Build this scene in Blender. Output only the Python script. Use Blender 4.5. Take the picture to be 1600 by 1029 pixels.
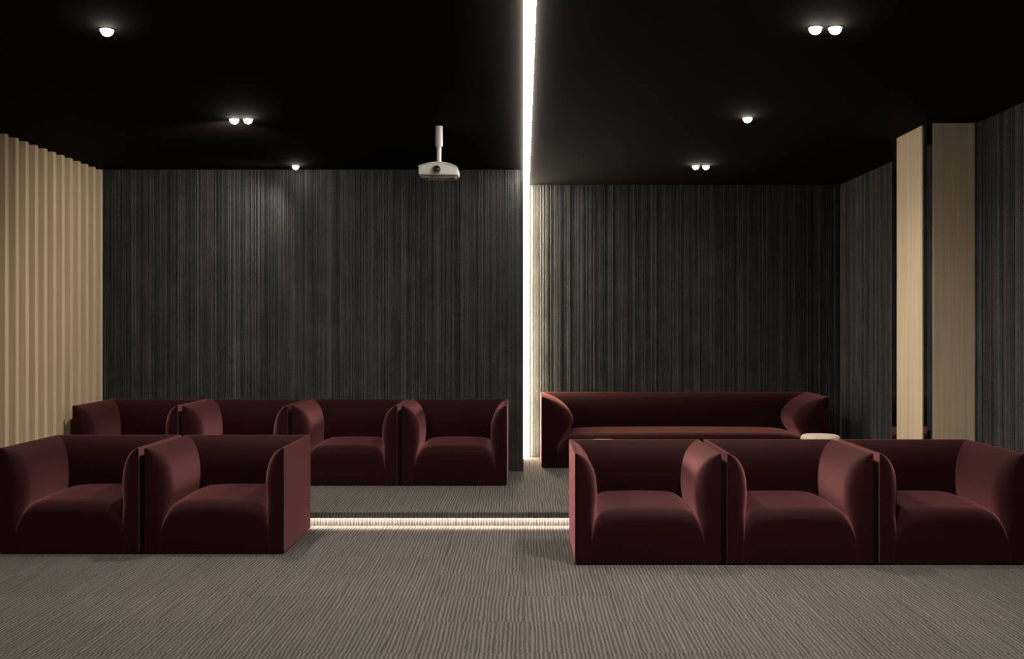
import bpy, bmesh, math, random
from mathutils import Vector

# ------------------------------------------------------------------ scene, camera, light level
scene = bpy.context.scene
for o in list(bpy.data.objects):
    bpy.data.objects.remove(o, do_unlink=True)

F_PX, VPX, VPY, W_PX, H_PX = 1650.0, 818.0, 512.0, 1600.0, 1029.0
CAM_Z = 1.46                      # eye height above the lower carpet
cam_data = bpy.data.cameras.new('camera')
cam_data.sensor_fit = 'HORIZONTAL'
cam_data.sensor_width = 36.0
cam_data.lens = 36.0 * F_PX / W_PX
cam_data.shift_x = -(VPX - W_PX / 2) / W_PX
cam_data.shift_y = -(H_PX / 2 - VPY) / W_PX
cam_data.clip_start = 0.05
cam = bpy.data.objects.new('camera', cam_data)
cam.location = (0, 0, CAM_Z)
cam.rotation_euler = (math.pi / 2, 0, 0)
scene.collection.objects.link(cam)
scene.camera = cam

world = bpy.data.worlds.new('world')
world.use_nodes = True
world.node_tree.nodes['Background'].inputs['Color'].default_value = (0, 0, 0, 1)
world.node_tree.nodes['Background'].inputs['Strength'].default_value = 0.0
scene.world = world

vs = scene.view_settings
vs.view_transform = 'Standard'
vs.look = 'None'
vs.exposure = 0.0
vs.gamma = 1.0
vs.use_curve_mapping = False

# light levels of the lamps the room has
STRIP_RADIANCE = 46.0             # ceiling and corner light lines
CORNER_RADIANCE = 48.0            # upright light line in the corner
STEP_RADIANCE = 125.0              # light line under the step nosing
SPOT_WATTS = 118.0                 # each downlight head
BULB_RADIANCE = 60.0
WARM = (1.0, 0.88, 0.74)
WARM_STRIP = (1.0, 0.90, 0.76)

random.seed(7)
C = scene.collection

# ------------------------------------------------------------------ room measures (metres)
XL, XR = -4.06, 3.31              # side walls
YF, YW1, YW2 = -2.0, 9.96, 11.02  # wall behind the camera, nearer and deeper back walls
ZP, ZC = 0.11, 2.95               # platform top, ceiling
Y_NOSE, Y_RISER = 7.74, 7.80

# ------------------------------------------------------------------ materials
MATS = {}

def nodes_of(name):
    m = bpy.data.materials.new(name)
    m.use_nodes = True
    nt = m.node_tree
    b = nt.nodes['Principled BSDF']
    MATS[name] = m
    return m, nt, b

def N(nt, kind, **kw):
    n = nt.nodes.new(kind)
    for k, v in kw.items():
        setattr(n, k, v)
    return n

def mixc(nt, fac, a, b, mode='MIX'):
    n = nt.nodes.new('ShaderNodeMix')
    n.data_type = 'RGBA'
    n.blend_type = mode
    for i, v in ((0, fac), (6, a), (7, b)):
        if isinstance(v, (int, float)):
            n.inputs[i].default_value = v
        elif isinstance(v, tuple):
            n.inputs[i].default_value = (*v, 1) if len(v) == 3 else v
        else:
            nt.links.new(v, n.inputs[i])
    return n.outputs[2]

def mth(nt, op, a, b=None):
    n = nt.nodes.new('ShaderNodeMath')
    n.operation = op
    for i, v in enumerate((a, b)):
        if v is None:
            continue
        if isinstance(v, (int, float)):
            n.inputs[i].default_value = v
        else:
            nt.links.new(v, n.inputs[i])
    return n.outputs[0]

def mapped(nt, src, scale):
    mp = N(nt, 'ShaderNodeMapping')
    mp.inputs['Scale'].default_value = scale
    nt.links.new(src, mp.inputs['Vector'])
    return mp.outputs['Vector']

def noise(nt, vec, scale, detail=3.0, rough=0.5):
    n = N(nt, 'ShaderNodeTexNoise')
    n.inputs['Scale'].default_value = scale
    n.inputs['Detail'].default_value = detail
    n.inputs['Roughness'].default_value = rough
    nt.links.new(vec, n.inputs['Vector'])
    return n.outputs['Fac']

def ramp(nt, fac, stops):
    r = N(nt, 'ShaderNodeValToRGB')
    el = r.color_ramp.elements
    while len(el) < len(stops):
        el.new(0.5)
    for e, (p, c) in zip(el, stops):
        e.position = p
        e.color = (*c, 1) if len(c) == 3 else c
    nt.links.new(fac, r.inputs['Fac'])
    return r.outputs['Color']

def bump(nt, height, strength, dist):
    n = N(nt, 'ShaderNodeBump')
    n.inputs['Strength'].default_value = strength
    n.inputs['Distance'].default_value = dist
    nt.links.new(height, n.inputs['Height'])
    return n.outputs['Normal']

def mat_carpet():
    m, nt, b = nodes_of('carpet')
    tc = N(nt, 'ShaderNodeTexCoord')
    oi = N(nt, 'ShaderNodeObjectInfo')
    off = N(nt, 'ShaderNodeCombineXYZ')
    nt.links.new(mth(nt, 'MULTIPLY', oi.outputs['Random'], 7.3), off.inputs[0])
    nt.links.new(mth(nt, 'MULTIPLY', oi.outputs['Random'], 31.0), off.inputs[1])
    add = N(nt, 'ShaderNodeVectorMath', operation='ADD')
    nt.links.new(tc.outputs['Object'], add.inputs[0])
    nt.links.new(off.outputs[0], add.inputs[1])
    v = add.outputs[0]
    sep = N(nt, 'ShaderNodeSeparateXYZ')
    nt.links.new(v, sep.inputs[0])
    wob = noise(nt, mapped(nt, v, (30, 26, 26)), 1.0, 2.0)
    wob2 = noise(nt, mapped(nt, v, (30, 1.5, 1.5)), 1.0, 1.0)
    ph = mth(nt, 'ADD', mth(nt, 'MULTIPLY', sep.outputs[0], 2 * math.pi / 0.0205),
             mth(nt, 'ADD', mth(nt, 'MULTIPLY', wob, 3.2), mth(nt, 'MULTIPLY', wob2, 7.0)))
    wave = mth(nt, 'ADD', mth(nt, 'MULTIPLY', mth(nt, 'SINE', ph), 0.5), 0.5)
    yarn = noise(nt, mapped(nt, v, (200, 100, 100)), 1.0, 2.0, 0.7)
    fac = mth(nt, 'ADD', mth(nt, 'MULTIPLY', wave, 0.52), mth(nt, 'MULTIPLY', yarn, 0.75))
    col = ramp(nt, fac, [(0.20, (0.047, 0.0422, 0.0402)), (0.55, (0.104, 0.0945, 0.091)), (0.95, (0.205, 0.188, 0.181))])
    tone = mth(nt, 'ADD', mth(nt, 'MULTIPLY', oi.outputs['Random'], 0.10), 0.95)
    hsv = N(nt, 'ShaderNodeHueSaturation')
    nt.links.new(tone, hsv.inputs['Value'])
    nt.links.new(col, hsv.inputs['Color'])
    nt.links.new(hsv.outputs[0], b.inputs['Base Color'])
    b.inputs['Roughness'].default_value = 0.95
    b.inputs['Specular IOR Level'].default_value = 0.1
    nt.links.new(bump(nt, fac, 0.8, 0.006), b.inputs['Normal'])
    return m

def mat_rib(name='ribbed_felt', col=(0.0405, 0.0418, 0.0435)):
    m, nt, b = nodes_of(name)
    geo = N(nt, 'ShaderNodeNewGeometry')
    p = geo.outputs['Position']
    grain = noise(nt, mapped(nt, p, (240, 240, 75)), 1.0, 3.0, 0.7)
    strand = noise(nt, mapped(nt, p, (95, 95, 0.25)), 1.0, 2.0, 0.6)
    mott = noise(nt, mapped(nt, p, (9, 9, 4)), 1.0, 3.0, 0.6)
    fac = mth(nt, 'ADD', mth(nt, 'MULTIPLY', grain, 0.35),
              mth(nt, 'ADD', mth(nt, 'MULTIPLY', strand, 0.5), mth(nt, 'MULTIPLY', mott, 0.14)))
    c = ramp(nt, fac, [(0.40, tuple(x * 0.25 for x in col)), (0.495, col), (0.60, tuple(x * 2.6 for x in col))])
    nt.links.new(c, b.inputs['Base Color'])
    b.inputs['Roughness'].default_value = 0.7
    b.inputs['Specular IOR Level'].default_value = 0.25
    nt.links.new(bump(nt, grain, 0.5, 0.003), b.inputs['Normal'])
    return m

def mat_wood(name='pale_oak', a=(0.54, 0.435, 0.295), c=(0.77, 0.65, 0.48)):
    m, nt, b = nodes_of(name)
    tc = N(nt, 'ShaderNodeTexCoord')
    oi = N(nt, 'ShaderNodeObjectInfo')
    add = N(nt, 'ShaderNodeVectorMath', operation='ADD')
    nt.links.new(tc.outputs['Object'], add.inputs[0])
    sc = N(nt, 'ShaderNodeVectorMath', operation='SCALE')
    sc.inputs[0].default_value = (17.0, 9.0, 5.0)
    nt.links.new(oi.outputs['Random'], sc.inputs['Scale'])
    nt.links.new(sc.outputs[0], add.inputs[1])
    v = add.outputs[0]
    g1 = noise(nt, mapped(nt, v, (130, 130, 1.2)), 1.0, 4.0, 0.6)
    g2 = noise(nt, mapped(nt, v, (28, 28, 0.5)), 1.0, 2.0, 0.5)
    fac = mth(nt, 'ADD', mth(nt, 'MULTIPLY', g1, 0.55), mth(nt, 'MULTIPLY', g2, 0.45))
    col = ramp(nt, fac, [(0.33, a), (0.66, c)])
    nt.links.new(col, b.inputs['Base Color'])
    b.inputs['Roughness'].default_value = 0.55
    b.inputs['Specular IOR Level'].default_value = 0.3
    nt.links.new(bump(nt, g1, 0.15, 0.002), b.inputs['Normal'])
    return m

def mat_velvet():
    m, nt, b = nodes_of('burgundy_velvet')
    tc = N(nt, 'ShaderNodeTexCoord')
    n1 = noise(nt, mapped(nt, tc.outputs['Object'], (5, 5, 5)), 1.0, 3.0)
    n2 = noise(nt, mapped(nt, tc.outputs['Object'], (900, 900, 900)), 1.0, 1.0)
    col = ramp(nt, n1, [(0.35, (0.0105, 0.0002, 0.0006)), (0.65, (0.014, 0.0003, 0.0009))])
    nt.links.new(col, b.inputs['Base Color'])
    b.inputs['Roughness'].default_value = 0.75
    b.inputs['Specular IOR Level'].default_value = 0.12
    b.inputs['Sheen Weight'].default_value = 0.60
    b.inputs['Sheen Roughness'].default_value = 0.43
    b.inputs['Sheen Tint'].default_value = (0.86, 0.33, 0.36, 1)
    nt.links.new(bump(nt, n2, 0.08, 0.001), b.inputs['Normal'])
    return m

def mat_plain(name, col, rough=0.5, spec=0.5, metal=0.0, grain=0.0):
    m, nt, b = nodes_of(name)
    tc = N(nt, 'ShaderNodeTexCoord')
    n = noise(nt, mapped(nt, tc.outputs['Object'], (40, 40, 40)), 1.0, 3.0)
    lo = tuple(x * (1 - grain) for x in col)
    hi = tuple(min(1, x * (1 + grain)) for x in col)
    nt.links.new(ramp(nt, n, [(0.3, lo), (0.7, hi)]), b.inputs['Base Color'])
    b.inputs['Roughness'].default_value = rough
    b.inputs['Specular IOR Level'].default_value = spec
    b.inputs['Metallic'].default_value = metal
    return m

def mat_emit(name, col, strength):
    m, nt, b = nodes_of(name)
    b.inputs['Base Color'].default_value = (0.8, 0.8, 0.8, 1)
    b.inputs['Emission Color'].default_value = (*col, 1)
    b.inputs['Emission Strength'].default_value = strength
    return m

CARPET = mat_carpet()
RIB = mat_rib()
OAK = mat_wood()
VELVET = mat_velvet()
BLACK = mat_plain('black_ceiling_paint', (0.0048, 0.0036, 0.0024), 0.9, 0.05, grain=0.1)
DARK = mat_plain('dark_wall_paint', (0.03, 0.03, 0.03), 0.8, 0.2, grain=0.1)
MIRROR = mat_plain('smoked_mirror', (0.50, 0.50, 0.52), 0.03, 0.5, metal=1.0)
MATT = mat_plain('black_metal', (0.012, 0.012, 0.012), 0.5, 0.4, grain=0.1)
WHITE = mat_plain('white_plastic', (0.86, 0.85, 0.86), 0.35, 0.5, grain=0.01)
GREYP = mat_plain('grey_plastic', (0.36, 0.32, 0.30), 0.5, 0.4, grain=0.03)
CHROME = mat_plain('lens_ring_metal', (0.22, 0.20, 0.19), 0.3, 0.5, metal=0.8)
GLASS = mat_plain('lens_glass_coating', (0.03, 0.022, 0.018), 0.08, 0.8)
CREAM = mat_plain('cream_boucle', (0.62, 0.55, 0.46), 0.9, 0.15, grain=0.06)
CORNER = mat_emit('warm_corner_line', (1.0, 0.82, 0.56), CORNER_RADIANCE)
STRIP = mat_emit('warm_light_line', WARM_STRIP, STRIP_RADIANCE)
STEPL = mat_emit('warm_step_light', (1.0, 0.84, 0.68), STEP_RADIANCE)
BULB = mat_emit('downlight_lens', WARM, BULB_RADIANCE)

# ------------------------------------------------------------------ mesh helpers
def mesh_obj(name, verts, faces, mat, parent=None, loc=(0, 0, 0), smooth=None, bevel=None):
    me = bpy.data.meshes.new(name)
    me.from_pydata(verts, [], faces)
    bm = bmesh.new()
    bm.from_mesh(me)
    bmesh.ops.recalc_face_normals(bm, faces=bm.faces)
    if bevel:
        bmesh.ops.bevel(bm, geom=list(bm.edges), offset=bevel, segments=1, affect='EDGES', profile=0.5)
    bm.to_mesh(me)
    bm.free()
    if smooth is not None:
        me.polygons.foreach_set('use_smooth', [True] * len(me.polygons))
        me.set_sharp_from_angle(angle=math.radians(smooth))
    me.materials.append(mat)
    o = bpy.data.objects.new(name, me)
    o.location = loc
    if parent:
        o.parent = parent
    C.objects.link(o)
    return o

def box_data(x0, x1, y0, y1, z0, z1):
    v = [(x0, y0, z0), (x1, y0, z0), (x1, y1, z0), (x0, y1, z0),
         (x0, y0, z1), (x1, y0, z1), (x1, y1, z1), (x0, y1, z1)]
    f = [(0, 3, 2, 1), (4, 5, 6, 7), (0, 1, 5, 4), (1, 2, 6, 5), (2, 3, 7, 6), (3, 0, 4, 7)]
    return v, f

def box(name, x0, x1, y0, y1, z0, z1, mat, parent=None, bevel=None, loc=(0, 0, 0)):
    v, f = box_data(x0, x1, y0, y1, z0, z1)
    return mesh_obj(name, v, f, mat, parent, loc, None, bevel)

def lathe(name, prof, mat, parent=None, loc=(0, 0, 0), seg=40, smooth=35, axis='Z'):
    v, f = [], []
    n = len(prof)
    for i in range(seg):
        a = 2 * math.pi * i / seg
        for r, z in prof:
            if axis == 'Z':
                v.append((r * math.cos(a), r * math.sin(a), z))
            else:                                   # around Y
                v.append((r * math.cos(a), z, r * math.sin(a)))
    for i in range(seg):
        j = (i + 1) % seg
        for k in range(n - 1):
            f.append((i * n + k, j * n + k, j * n + k + 1, i * n + k + 1))
    if prof[0][0] > 1e-5:
        f.append(tuple(i * n for i in range(seg)))
    if prof[-1][0] > 1e-5:
        f.append(tuple(i * n + n - 1 for i in range(seg)))
    o = mesh_obj(name, v, f, mat, parent, loc, None)
    me = o.data
    bm = bmesh.new(); bm.from_mesh(me)
    bmesh.ops.remove_doubles(bm, verts=bm.verts, dist=1e-5)
    bmesh.ops.recalc_face_normals(bm, faces=bm.faces)
    bm.to_mesh(me); bm.free()
    me.polygons.foreach_set('use_smooth', [True] * len(me.polygons))
    me.set_sharp_from_angle(angle=math.radians(smooth))
    return o

def prism(name, poly, y0, y1, mat, parent=None, loc=(0, 0, 0), bevel=None, smooth=None):
    n = len(poly)
    v = [(x, y0, z) for x, z in poly] + [(x, y1, z) for x, z in poly]
    f = [tuple(range(n)), tuple(range(2 * n - 1, n - 1, -1))]
    for i in range(n):
        j = (i + 1) % n
        f.append((i, j, n + j, n + i))
    o = mesh_obj(name, v, f, mat, parent, loc, None)
    if bevel:
        md = o.modifiers.new('soft_edges', 'BEVEL')
        md.width = bevel; md.segments = 2; md.limit_method = 'ANGLE'; md.angle_limit = math.radians(35)
    if smooth:
        o.data.polygons.foreach_set('use_smooth', [True] * len(o.data.polygons))
        o.data.set_sharp_from_angle(angle=math.radians(smooth))
    return o

def empty(name, loc=(0, 0, 0), parent=None):
    o = bpy.data.objects.new(name, None)
    o.empty_display_size = 0.1
    o.location = loc
    if parent:
        o.parent = parent
    C.objects.link(o)
    return o

def tag(o, label=None, cat=None, group=None, kind=None):
    for k, v in (('label', label), ('category', cat), ('group', group), ('kind', kind)):
        if v:
            o[k] = v
    return o

def copy_tree(o, parent=None):
    c = o.copy()
    C.objects.link(c)
    c.parent = parent
    for ch in list(o.children):
        copy_tree(ch, c)
    return c

# ------------------------------------------------------------------ carpeted floors
floor = tag(box('floor', XL - 0.15, XR + 0.15, YF - 0.1, YW2 + 0.1, -0.12, -0.006, DARK),
            'grey brown ribbed carpet tiles on the lower floor', 'floor', kind='structure')
box('carpet_field', XL, XR, YF, 3.25, -0.006, 0.0, CARPET, floor)

TILE = 0.5
def tile_mesh(w, d):
    v, f = box_data(-w / 2 + 0.0004, w / 2 - 0.0004, -d / 2 + 0.0004, d / 2 - 0.0004, -0.006, 0.0)
    me = bpy.data.meshes.new('carpet_tile')
    me.from_pydata(v, [], f)
    bm = bmesh.new(); bm.from_mesh(me)
    bmesh.ops.recalc_face_normals(bm, faces=bm.faces)
    top = [e for e in bm.edges if all(abs(q.co.z) < 1e-6 for q in e.verts)]
    bmesh.ops.bevel(bm, geom=top, offset=0.0012, segments=1, affect='EDGES')
    bm.to_mesh(me); bm.free()
    me.materials.append(CARPET)
    return me

TM = {}
def lay_tiles(parent, x0, x1, ys, z):
    xs = [x0] + [k * TILE for k in range(-9, 8) if x0 + 0.05 < k * TILE < x1 - 0.05] + [x1]
    for ya, yb in zip(ys[:-1], ys[1:]):
        for xa, xb in zip(xs[:-1], xs[1:]):
            key = (round(xb - xa, 3), round(yb - ya, 3))
            if key not in TM:
                TM[key] = tile_mesh(*key)
            o = bpy.data.objects.new('carpet_tile', TM[key])
            o.location = ((xa + xb) / 2, (ya + yb) / 2, z)
            o.parent = parent
            C.objects.link(o)

lay_tiles(floor, XL, XR, [3.25 + 0.5 * i for i in range(9)] + [7.80], 0.0)

platform = tag(box('platform', XL, XR, Y_RISER, YW2, -0.006, ZP - 0.006, CARPET),
               'raised rear carpet platform one step above the lower floor', 'platform', kind='structure')
box('nosing', XL, XR, Y_NOSE, Y_NOSE + 0.015, ZP - 0.044, ZP - 0.0005, CARPET, platform, bevel=0.002)
box('tread_edge', XL, XR, Y_NOSE + 0.0152, Y_RISER + 0.0195, ZP - 0.006, ZP - 0.0005, CARPET, platform)
lay_tiles(platform, XL, XR, [Y_RISER + 0.02, 8.25, 8.75, 9.25, 9.75, 10.25, 10.75, YW2], ZP)

# light line under the nosing of the step
sl = tag(empty('step_light', (0, Y_NOSE + 0.036, 0.080)),
         'warm light line glowing under the nosing of the carpeted step', 'light strip')
box('diffuser', XL + 0.02, XR - 0.02, -0.005, 0.005, -0.003, 0.004, STEPL, sl)
box('channel', XL + 0.02, XR - 0.02, -0.008, 0.008, 0.0041, 0.0235, MATT, sl)

# ------------------------------------------------------------------ ribbed walls, ceiling
def rib_profile(length, seed):
    """list of (u, proud) points along the wall; irregular narrow and wide ribs on a repeating sheet"""
    r = random.Random(seed)
    pat = []
    while sum(p[0] for p in pat) < 0.325:
        w = r.choice([0.007, 0.008, 0.009, 0.011, 0.013, 0.016, 0.021, 0.027])
        pat.append((w, r.uniform(0.006, 0.014), r.choice([0.003, 0.004, 0.005, 0.007])))
    pts, u, i = [(0.0, 0.0)], 0.0, 0
    while u < length - 0.03:
        w, h, g = pat[i % len(pat)]
        i += 1
        b = min(0.0025, w * 0.25)
        pts += [(u + g, 0.0), (u + g, h - b), (u + g + b, h), (u + g + w - b, h), (u + g + w, h - b), (u + g + w, 0.0)]
        u += g + w
    pts.append((length, 0.0))
    return pts

def rib_wall(name, p0, p1, nrm, z0, z1, seed, label, thick=0.12):
    """structural slab plus its ribs; p0->p1 along the wall foot, nrm into the room"""
    p0, p1, nrm = Vector(p0), Vector(p1), Vector(nrm)
    L = (p1 - p0).length
    d = (p1 - p0) / L
    q = [p0 - nrm * 0.001, p1 - nrm * 0.001, p1 - nrm * thick, p0 - nrm * thick]
    v = [(a.x, a.y, z0) for a in q] + [(a.x, a.y, z1) for a in q]
    f = [(0, 3, 2, 1), (4, 5, 6, 7), (0, 1, 5, 4), (1, 2, 6, 5), (2, 3, 7, 6), (3, 0, 4, 7)]
    w = tag(mesh_obj(name, v, f, RIB), label, 'wall', kind='structure')
    pts = rib_profile(L, seed)
    vv, ff = [], []
    for u, h in pts:
        c = p0 + d * u + nrm * h
        vv += [(c.x, c.y, z0), (c.x, c.y, z1)]
    for i in range(len(pts) - 1):
        ff.append((2 * i, 2 * i + 2, 2 * i + 3, 2 * i + 1))
    me = bpy.data.meshes.new('ribs')
    me.from_pydata(vv, [], ff)
    me.materials.append(RIB)
    o = bpy.data.objects.new('ribs', me)
    o.parent = w
    C.objects.link(o)
    tag(o, kind='stuff')
    return w

rib_wall('wall_back_left', (XL, YW1), (0.0, YW1), (0, -1), ZP, ZC, 3, 'dark charcoal ribbed back wall behind the row of four armchairs')
rib_wall('wall_back_right', (0.0, YW2), (XR, YW2), (0, -1), ZP, ZC, 3, 'dark charcoal ribbed back wall behind the long sofa')
rib_wall('wall_right', (XR, YF), (XR, YW2), (-1, 0), 0.0, ZC, 5, 'dark charcoal ribbed side wall beside the oak clad pillar')
tag(box('wall_return', -0.10, -0.002, YW1 + 0.122, YW2, ZP, ZC, DARK), 'narrow dark return between the two back walls', 'wall', kind='structure')
tag(box('wall_front', XL - 0.1, XR + 0.1, YF - 0.12, YF, 0, ZC, DARK), 'dark wall behind the viewer', 'wall', kind='structure')
ceiling = tag(box('ceiling', XL - 0.15, XR + 0.15, YF - 0.12, YW2 + 0.12, ZC, ZC + 0.12, BLACK),
              'matt black ceiling', 'ceiling', kind='structure')

wall_left = tag(box('wall_left', XL - 0.12, XL, YF, YW1, 0, ZC, OAK),
                'pale oak side wall with upright wooden slats', 'wall', kind='structure')
sv, sf = box_data(0, 0.094, -0.0275, 0.0275, 0, ZC - 0.002)
s0 = mesh_obj('slat', sv, sf, OAK, wall_left, (XL, 8.107 + 0.166 * 11, 0.001), bevel=0.002)
y = 8.107 + 0.166 * 10
while y > YF + 0.1:
    s = s0.copy()
    s.location = (XL, y, 0.001)
    C.objects.link(s)
    s.parent = wall_left
    y -= 0.166
for s in wall_left.children:
    if s.location.y + 0.03 > Y_RISER:
        s.location.z = ZP + 0.001
        if s.data is s0.data:
            s.scale.z = (ZC - ZP - 0.003) / (ZC - 0.001)

# oak clad pillar on the right wall: smoked mirror core, two oak panels
pillar = tag(box('pillar', 2.937, XR + 0.0, 7.687, 8.42, 0.0, ZC, MIRROR),
             'pillar of dark mirror faced with two upright pale oak panels', 'pillar', kind='structure')
box('oak_panel', 2.979, 3.283, 7.680, 7.6868, 0.0, ZC - 0.001, OAK, pillar, bevel=0.001)
box('oak_panel', 2.931, 2.9368, 7.770, 8.295, 0.0, ZC - 0.001, OAK, pillar, bevel=0.001)

# ------------------------------------------------------------------ light lines
cl = tag(empty('ceiling_light_line', (0.0285, 7.0, ZC)), 'long warm white light line recessed across the black ceiling', 'light strip')
box('diffuser', -0.0285, 0.0285, 1.0 - 7.0, YW2 - 0.02 - 7.0, -0.020, -0.0005, STRIP, cl)
wl = tag(empty('wall_light_line', (0.0285, YW2 - 0.016, ZP)), 'upright warm white light line in the corner between the ribbed back walls', 'light strip')
box('diffuser', -0.0285, 0.0285, -0.085, 0.0, 0.002, ZC - ZP - 0.032, CORNER, wl)

# ------------------------------------------------------------------ upholstered armchair / sofa
def interp(tab, z):
    for (za, ta), (zb, tb) in zip(tab[:-1], tab[1:]):
        if za <= z <= zb:
            k = (z - za) / (zb - za)
            k2 = k
            return ta + (tb - ta) * k2
    return tab[-1][1] if z > tab[-1][0] else tab[0][1]

def smooth_tab(tab, n=400):
    zs = [tab[0][0] + (tab[-1][0] - tab[0][0]) * i / n for i in range(n + 1)]
    ts = [interp(tab, z) for z in zs]
    for _ in range(120):
        ts = [ts[0]] + [(ts[i - 1] + 2 * ts[i] + ts[i + 1]) / 4 for i in range(1, n)] + [ts[-1]]
    return list(zip(zs, ts))

CH_H = 0.685
LEAF = smooth_tab([(0.0, 0.094), (0.12, 0.100), (0.22, 0.118), (0.30, 0.134), (0.38, 0.145), (0.45, 0.146),
                   (0.52, 0.139), (0.58, 0.122), (0.62, 0.100), (0.65, 0.075), (0.672, 0.045), (0.685, 0.018)])
SOFA_LEAF = smooth_tab([(0.0, 0.155), (0.14, 0.158), (0.22, 0.175), (0.30, 0.235), (0.36, 0.285), (0.44, 0.315),
                        (0.50, 0.305), (0.56, 0.265), (0.61, 0.205), (0.65, 0.135), (0.672, 0.075), (0.685, 0.022)])
ZROWS = [0.0, 0.05, 0.10, 0.15, 0.19, 0.22, 0.25, 0.28, 0.31, 0.34, 0.37, 0.40, 0.43, 0.46, 0.49, 0.52, 0.55, 0.575,
         0.60, 0.62, 0.638, 0.652, 0.664, 0.673, 0.680, 0.685]

def upholstered(name, width, depth, leaf, back_leaf, seat_z, seat_drop, n_seat):
    """origin: middle of the front edge on the ground, +Y towards the backrest"""
    root = empty(name)
    hw = width / 2
    z_off = 0.012

    def arm(side):
        vv, ff = [], []
        rows = []
        for z in ZROWS:
            t = interp(leaf, z)
            tb = interp(back_leaf, z)
            k = min(1, max(0, (z - 0.13) / 0.20)); k = k * k * (3 - 2 * k)
            tf = t * (0.98 + (0.42 - 0.98) * k)
            r = 0.01 + (min(0.15, t * 1.05) - 0.01) * k
            sec = [(0, 0), (0, depth * 0.5), (0, depth)]
            ye = depth - tb
            inner = []
            for q in range(6):
                inner.append((t, ye + (r - ye) * q / 5.0))
            for q in range(1, 11):
                a = math.pi / 2 * q / 10
                inner.append((tf + (t - tf) * math.cos(a), r * (1 - math.sin(a))))
            sec += inner
            row = []
            for x, yy in sec:
                row.append(len(vv))
                zz = max(z, z_off) if z == 0 else z
                vv.append((side * (hw - x), yy, zz))
            rows.append(row)
        n = len(rows[0])
        for ra, rb in zip(rows[:-1], rows[1:]):
            for i in range(n):
                j = (i + 1) % n
                ff.append((ra[i], ra[j], rb[j], rb[i]))
        ff.append(tuple(rows[0])); ff.append(tuple(rows[-1]))
        o = mesh_obj('armrest', vv, ff, VELVET, root, smooth=38)
        return o

    arm(-1); arm(1)
    # backrest, mitred into the arms
    vv, ff, rows = [], [], []
    nb = 14
    for z in ZROWS:
        t = interp(leaf, z); tb = interp(back_leaf, z)
        zz = z_off if z == 0 else z
        row = []
        for x, yy in ((-hw + 0.001, depth), (0, depth), (hw - 0.001, depth)):
            row.append(len(vv)); vv.append((x, yy, zz))
        for q in range(nb + 1):
            s = 1 - 2 * q / nb
            row.append(len(vv)); vv.append((s * (hw - t), depth - tb - 0.006 * (1 - s * s) * (1 if z < 0.64 else 0), zz))
        rows.append(row)
    n = len(rows[0])
    for ra, rb in zip(rows[:-1], rows[1:]):
        for i in range(n):
            j = (i + 1) % n
            ff.append((ra[i], ra[j], rb[j], rb[i]))
    ff.append(tuple(rows[0])); ff.append(tuple(rows[-1]))
    mesh_obj('backrest', vv, ff, VELVET, root, smooth=38)

    # seat block with a crowned top, flush with the arm fronts
    t0 = interp(leaf, 0.05) - 0.003
    sw = hw - t0
    back_y = depth - interp(back_leaf, 0.3) - 0.0
    us = [-1, -0.985, -0.965, -0.94, -0.91, -0.87, -0.82, -0.75, -0.66, -0.5, -0.25, 0]
    us = us + [-u for u in us[-2::-1]]
    rows, vv, ff = [], [], []
    for u in us:
        zt = seat_z - seat_drop * abs(u) ** n_seat - 0.012 * u * u
        R = 0.085
        bulge = -0.006 * (1 - abs(u) ** 6)
        row = []
        def add(yy, zz):
            row.append(len(vv)); vv.append((u * sw, yy, zz))
        add(0.003 + bulge * 0.2, z_off)
        add(0.002 + bulge * 0.7, 0.06)
        add(0.002 + bulge, 0.5 * (0.06 + zt - R))
        for q in range(0, 13):
            a = math.pi / 2 * q / 12
            add(0.002 + bulge + R * 1.35 * (1 - math.cos(a)), zt - R + R * math.sin(a) - 0.012 * (1 - math.sin(a)) * 0)
        for q in range(1, 8):
            k = q / 7
            yy = R * 1.35 + (back_y + 0.05 - R * 1.35) * k
            add(yy, zt + 0.014 * math.sin(math.pi * min(1, k * 0.9)))
        add(back_y + 0.05, z_off)
        rows.append(row)
    n = len(rows[0])
    for ra, rb in zip(rows[:-1], rows[1:]):
        for i in range(n):
            j = (i + 1) % n
            ff.append((ra[i], ra[j], rb[j], rb[i]))
    ff.append(tuple(rows[0])); ff.append(tuple(rows[-1]))
    mesh_obj('seat', vv, ff, VELVET, root, smooth=50)
    box('plinth', -hw + 0.012, hw - 0.012, 0.012, depth - 0.012, 0.0, 0.014, MATT, root)
    return root

CH_W, CH_D = 0.90, 0.85
chair = upholstered('armchair', CH_W, CH_D, LEAF, LEAF, 0.345, 0.15, 8)
PITCH = 0.937
spots = []
for i, lab in enumerate([
        'burgundy velvet armchair in front at the far left, cut by the picture edge',
        'burgundy velvet armchair at the inner end of the front left pair']):
    spots.append((-3.382 + 0.45 + i * (CH_W + 0.037), 6.81, 0.0, lab, 'front pair of armchairs on the left'))
for i, lab in enumerate([
        'burgundy velvet armchair in the front right row, nearest the centre aisle',
        'middle burgundy velvet armchair of the front right row of three',
        'burgundy velvet armchair at the right end of the front row, by the oak pillar']):
    spots.append((0.317 + 0.45 + i * (CH_W + 0.037), 6.50, 0.0, lab, 'front row of three armchairs on the right'))
for i, lab in enumerate([
        'burgundy velvet armchair of the rear row standing beside the oak slat wall',
        'second rear burgundy armchair from the oak slat wall, mostly hidden behind the front pair',
        'third rear burgundy armchair from the oak slat wall, with its whole seat in view',
        'burgundy velvet armchair at the right end of the rear row, beside the upright light line']):
    spots.append((-0.142 - 0.45 - (3 - i) * PITCH, 9.02, ZP, lab, 'rear row of four armchairs on the platform'))
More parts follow.
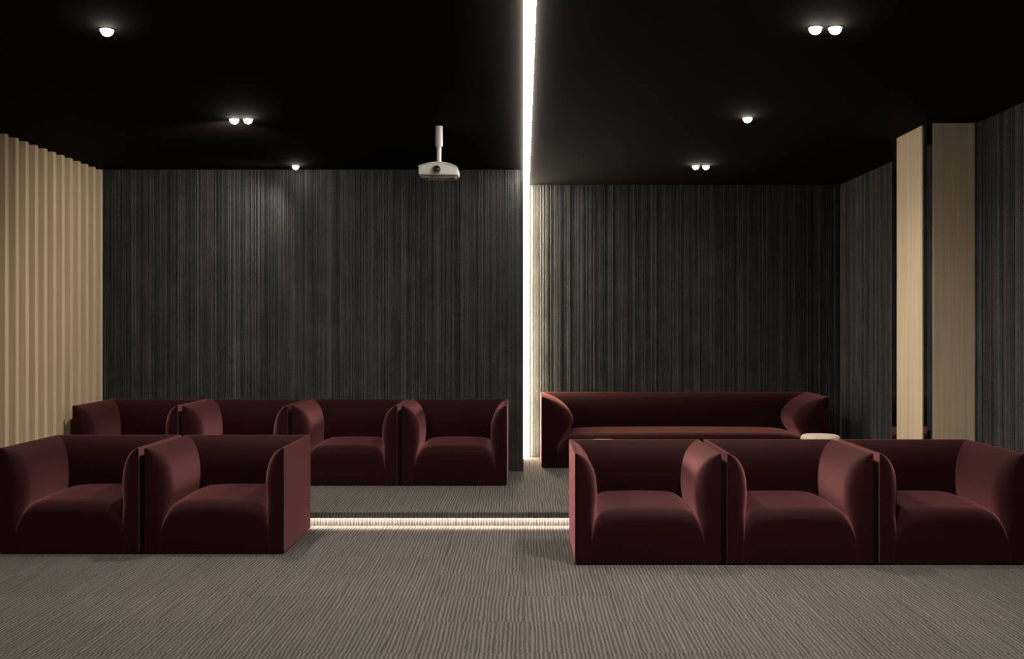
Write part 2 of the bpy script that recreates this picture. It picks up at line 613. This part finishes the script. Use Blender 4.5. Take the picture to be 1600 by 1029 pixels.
for i, (x, yy, z, lab, grp) in enumerate(spots):
    o = chair if i == 0 else copy_tree(chair)
    o.location = (x, yy, z)
    tag(o, lab, 'armchair', grp)

for o in [c for c in C.objects if c.type == 'EMPTY' and c.name.startswith('armchair')]:  # black fillers added to keep the gaps between chairs in deep shade
    if 'left, cut' in o['label'] or 'centre aisle' in o['label'] or 'middle' in o['label'] or \
            ('rear' in o['label'] and 'right end' not in o['label']):
        tag(box('gap_shade_filler', CH_W / 2 + 0.002, CH_W / 2 + 0.035, 0.006, CH_D - 0.01, 0.0, 0.635, BLACK, o, bevel=0.003),
            'black filler added to darken the gap between neighbouring armchairs')

sofa = upholstered('sofa', 2.77, 0.78, SOFA_LEAF, LEAF, 0.335, 0.13, 16)
sofa.location = ((0.172 + 2.943) / 2, 10.17, ZP)
tag(sofa, 'long burgundy velvet sofa with bulging arms against the deeper back wall', 'sofa')

# ------------------------------------------------------------------ round poufs in front of the sofa
def pouf(loc, label):
    root = empty('pouf', loc)
    R, H = 0.156, 0.495
    prof = [(0, 0.02), (R - 0.02, 0.02), (R - 0.006, 0.03), (R - 0.002, 0.12), (R - 0.001, 0.30), (R - 0.003, 0.43), (R - 0.004, 0.4345)]
    lathe('body', prof, CREAM, root, seg=56)
    top = [(0, 0.435), (R - 0.004, 0.435), (R, 0.445), (R, 0.457)]
    for q in range(1, 9):
        a = math.pi / 2 * q / 8
        top.append((R - 0.032 + 0.032 * math.cos(a), 0.457 + 0.034 * math.sin(a)))
    top += [(R * 0.5, H), (0, H + 0.002)]
    lathe('cushion_top', top, CREAM, root, seg=56)
    lathe('base_ring', [(0, 0.0), (R - 0.03, 0.0), (R - 0.03, 0.02), (0, 0.02)], MATT, root, seg=40)
    return tag(root, label, 'pouf', 'round cream poufs in front of the sofa')
pouf((2.39, 8.5, ZP), 'round cream pouf before the right end of the sofa, its top in view')
pouf((0.615, 8.055, ZP), 'round cream pouf before the left half of the sofa, only its rim showing')

# ------------------------------------------------------------------ projector on its ceiling mount
pj = tag(empty('projector', (-0.624, 7.80, ZC)), 'small white projector hanging from the black ceiling on a short pole', 'projector')
def pz(py, d=7.75):           # height relative to the ceiling of a picture row at distance d
    return CAM_Z + (VPY - py) * d / F_PX - ZC
zt, zb, zbase = -0.272, -0.372, -0.393
lathe('ceiling_collar', [(0, -0.152), (0.0255, -0.152), (0.0265, -0.150), (0.0265, -0.002), (0, -0.002)], WHITE, pj, seg=28)
lathe('pole', [(0, -0.285), (0.0165, -0.285), (0.0165, -0.1525), (0, -0.1525)], WHITE, pj, seg=24)
poly = [(-0.142, zb), (0.132, zb - 0.004), (0.146, zb + 0.006), (0.147, zb + 0.030), (0.140, zb + 0.048), (0.122, zb + 0.062),
        (0.085, zb + 0.078), (0.035, zb + 0.087), (-0.010, zb + 0.089), (-0.060, zb + 0.083), (-0.105, zb + 0.072), (-0.142, zb + 0.060)]
body = prism('body', poly, -0.10, 0.10, WHITE, pj, bevel=0.008, smooth=30)
cover = [(0.150, zb + 0.040), (0.143, zb + 0.054), (0.124, zb + 0.067), (0.086, zb + 0.083), (0.035, zb + 0.092), (-0.010, zb + 0.094),
         (-0.060, zb + 0.088), (-0.106, zb + 0.077), (-0.146, zb + 0.064), (-0.146, zb + 0.0602), (-0.106, zb + 0.0722), (-0.060, zb + 0.0832),
         (-0.010, zb + 0.0892), (0.035, zb + 0.0872), (0.086, zb + 0.0782), (0.122, zb + 0.0622), (0.140, zb + 0.0482)]
prism('top_cover', cover, -0.105, 0.10, WHITE, pj, smooth=30)
prism('underside', [(-0.105, zbase + 0.004), (-0.098, zbase), (0.115, zbase), (0.122, zbase + 0.005), (0.132, zb - 0.0045), (-0.120, zb - 0.0005)],
      -0.070, 0.070, GREYP, pj, bevel=0.004)
ln = lathe('lens', [(0, 0), (0.0285, 0), (0.0285, -0.022), (0.0265, -0.026), (0.0215, -0.026), (0.0200, -0.018), (0, -0.018)], CHROME, pj,
           (-0.008, -0.101, zb + 0.036), seg=36, axis='Y')
lathe('lens_glass', [(0, -0.0245), (0.008, -0.0235), (0.015, -0.0215), (0.0198, -0.0185), (0.0, -0.0182)], GLASS, ln, seg=30, axis='Y')
prism('lens_cradle', [(-0.036, zb - 0.004), (0.020, zb - 0.004), (0.016, zb + 0.016), (-0.030, zb + 0.016)], -0.118, -0.101, GREYP, pj, bevel=0.003)
for s in (-0.085, 0.095):
    lathe('foot', [(0, zbase - 0.006), (0.010, zbase - 0.006), (0.011, zbase - 0.0002), (0, zbase - 0.0002)], MATT, pj, (s, -0.05, 0), seg=18)
for k in range(5):
    box('vent_slot', -0.1435, -0.1421, -0.08 + k * 0.03, -0.062 + k * 0.03, zb + 0.014, zb + 0.046, GREYP, pj)

# ------------------------------------------------------------------ downlights
def head(root, dx, level, aim=None):
    h = lathe('lamp', [(0, -0.034), (0.010, -0.0325), (0.019, -0.028), (0.026, -0.020), (0.030, -0.011), (0.031, -0.004), (0.031, -0.001), (0, -0.001)], BULB, root,
              (dx, 0, 0), seg=28, smooth=60)
    ld = bpy.data.lights.new('downlight_beam', 'SPOT')
    ld.energy = SPOT_WATTS * level
    ld.color = WARM
    ld.spot_size = math.radians(158)
    ld.spot_blend = 1.0
    ld.shadow_soft_size = 0.035
    lo = bpy.data.objects.new('downlight_beam', ld)
    lo.location = (dx, 0, -0.04)
    lo.parent = root
    if aim:                                   # gimbal head turned towards a point of the room
        d = Vector(aim) - (root.location + lo.location)
        lo.rotation_euler = d.to_track_quat('-Z', 'Y').to_euler()
        ld.spot_size = math.radians(120)
    C.objects.link(lo)

def downlight(xs, y, label, grp, level, aims=()):
    cx = sum(xs) / len(xs)
    root = tag(empty('downlight', (cx, y, ZC)), label, 'downlight', grp)
    for i, x in enumerate(xs):
        lathe('trim_ring', [(0.0325, -0.0002), (0.0325, -0.004), (0.038, -0.004), (0.041, -0.002), (0.041, -0.0002)], MATT, root, (x - cx, 0, 0), seg=32)
        head(root, x - cx, level, aims[i] if i < len(aims) else None)
    return root

def at(px, py):
    d = (ZC - CAM_Z) * F_PX / (VPY - py)
    return (px - VPX) * d / F_PX, d
def dl(pxs, py, label, grp, level=1.0, aims=()):
    pts = [at(p, py) for p in pxs]
    downlight([p[0] for p in pts], pts[0][1], label, grp, level, aims)
LG, RG = 'left line of ceiling downlights', 'right line of ceiling downlights'
dl([167], 46, 'single glowing downlight nearest the viewer on the left half of the ceiling', LG, 1.1)
dl([366, 387.5], 186, 'twin glowing downlight on the left half of the ceiling', LG, 1.0, [(-2.95, 9.96, 1.7)])
dl([462], 259, 'small single downlight close to the left back wall', LG, 0.5, [(-4.0, 9.25, 1.2)])
dl([1274, 1305], 43, 'twin glowing downlight nearest the viewer on the right half of the ceiling', RG)
dl([1168], 184, 'single glowing downlight midway along the right half of the ceiling', RG)
dl([1087, 1103], 259, 'twin downlight close to the back wall above the sofa', RG, 0.1)
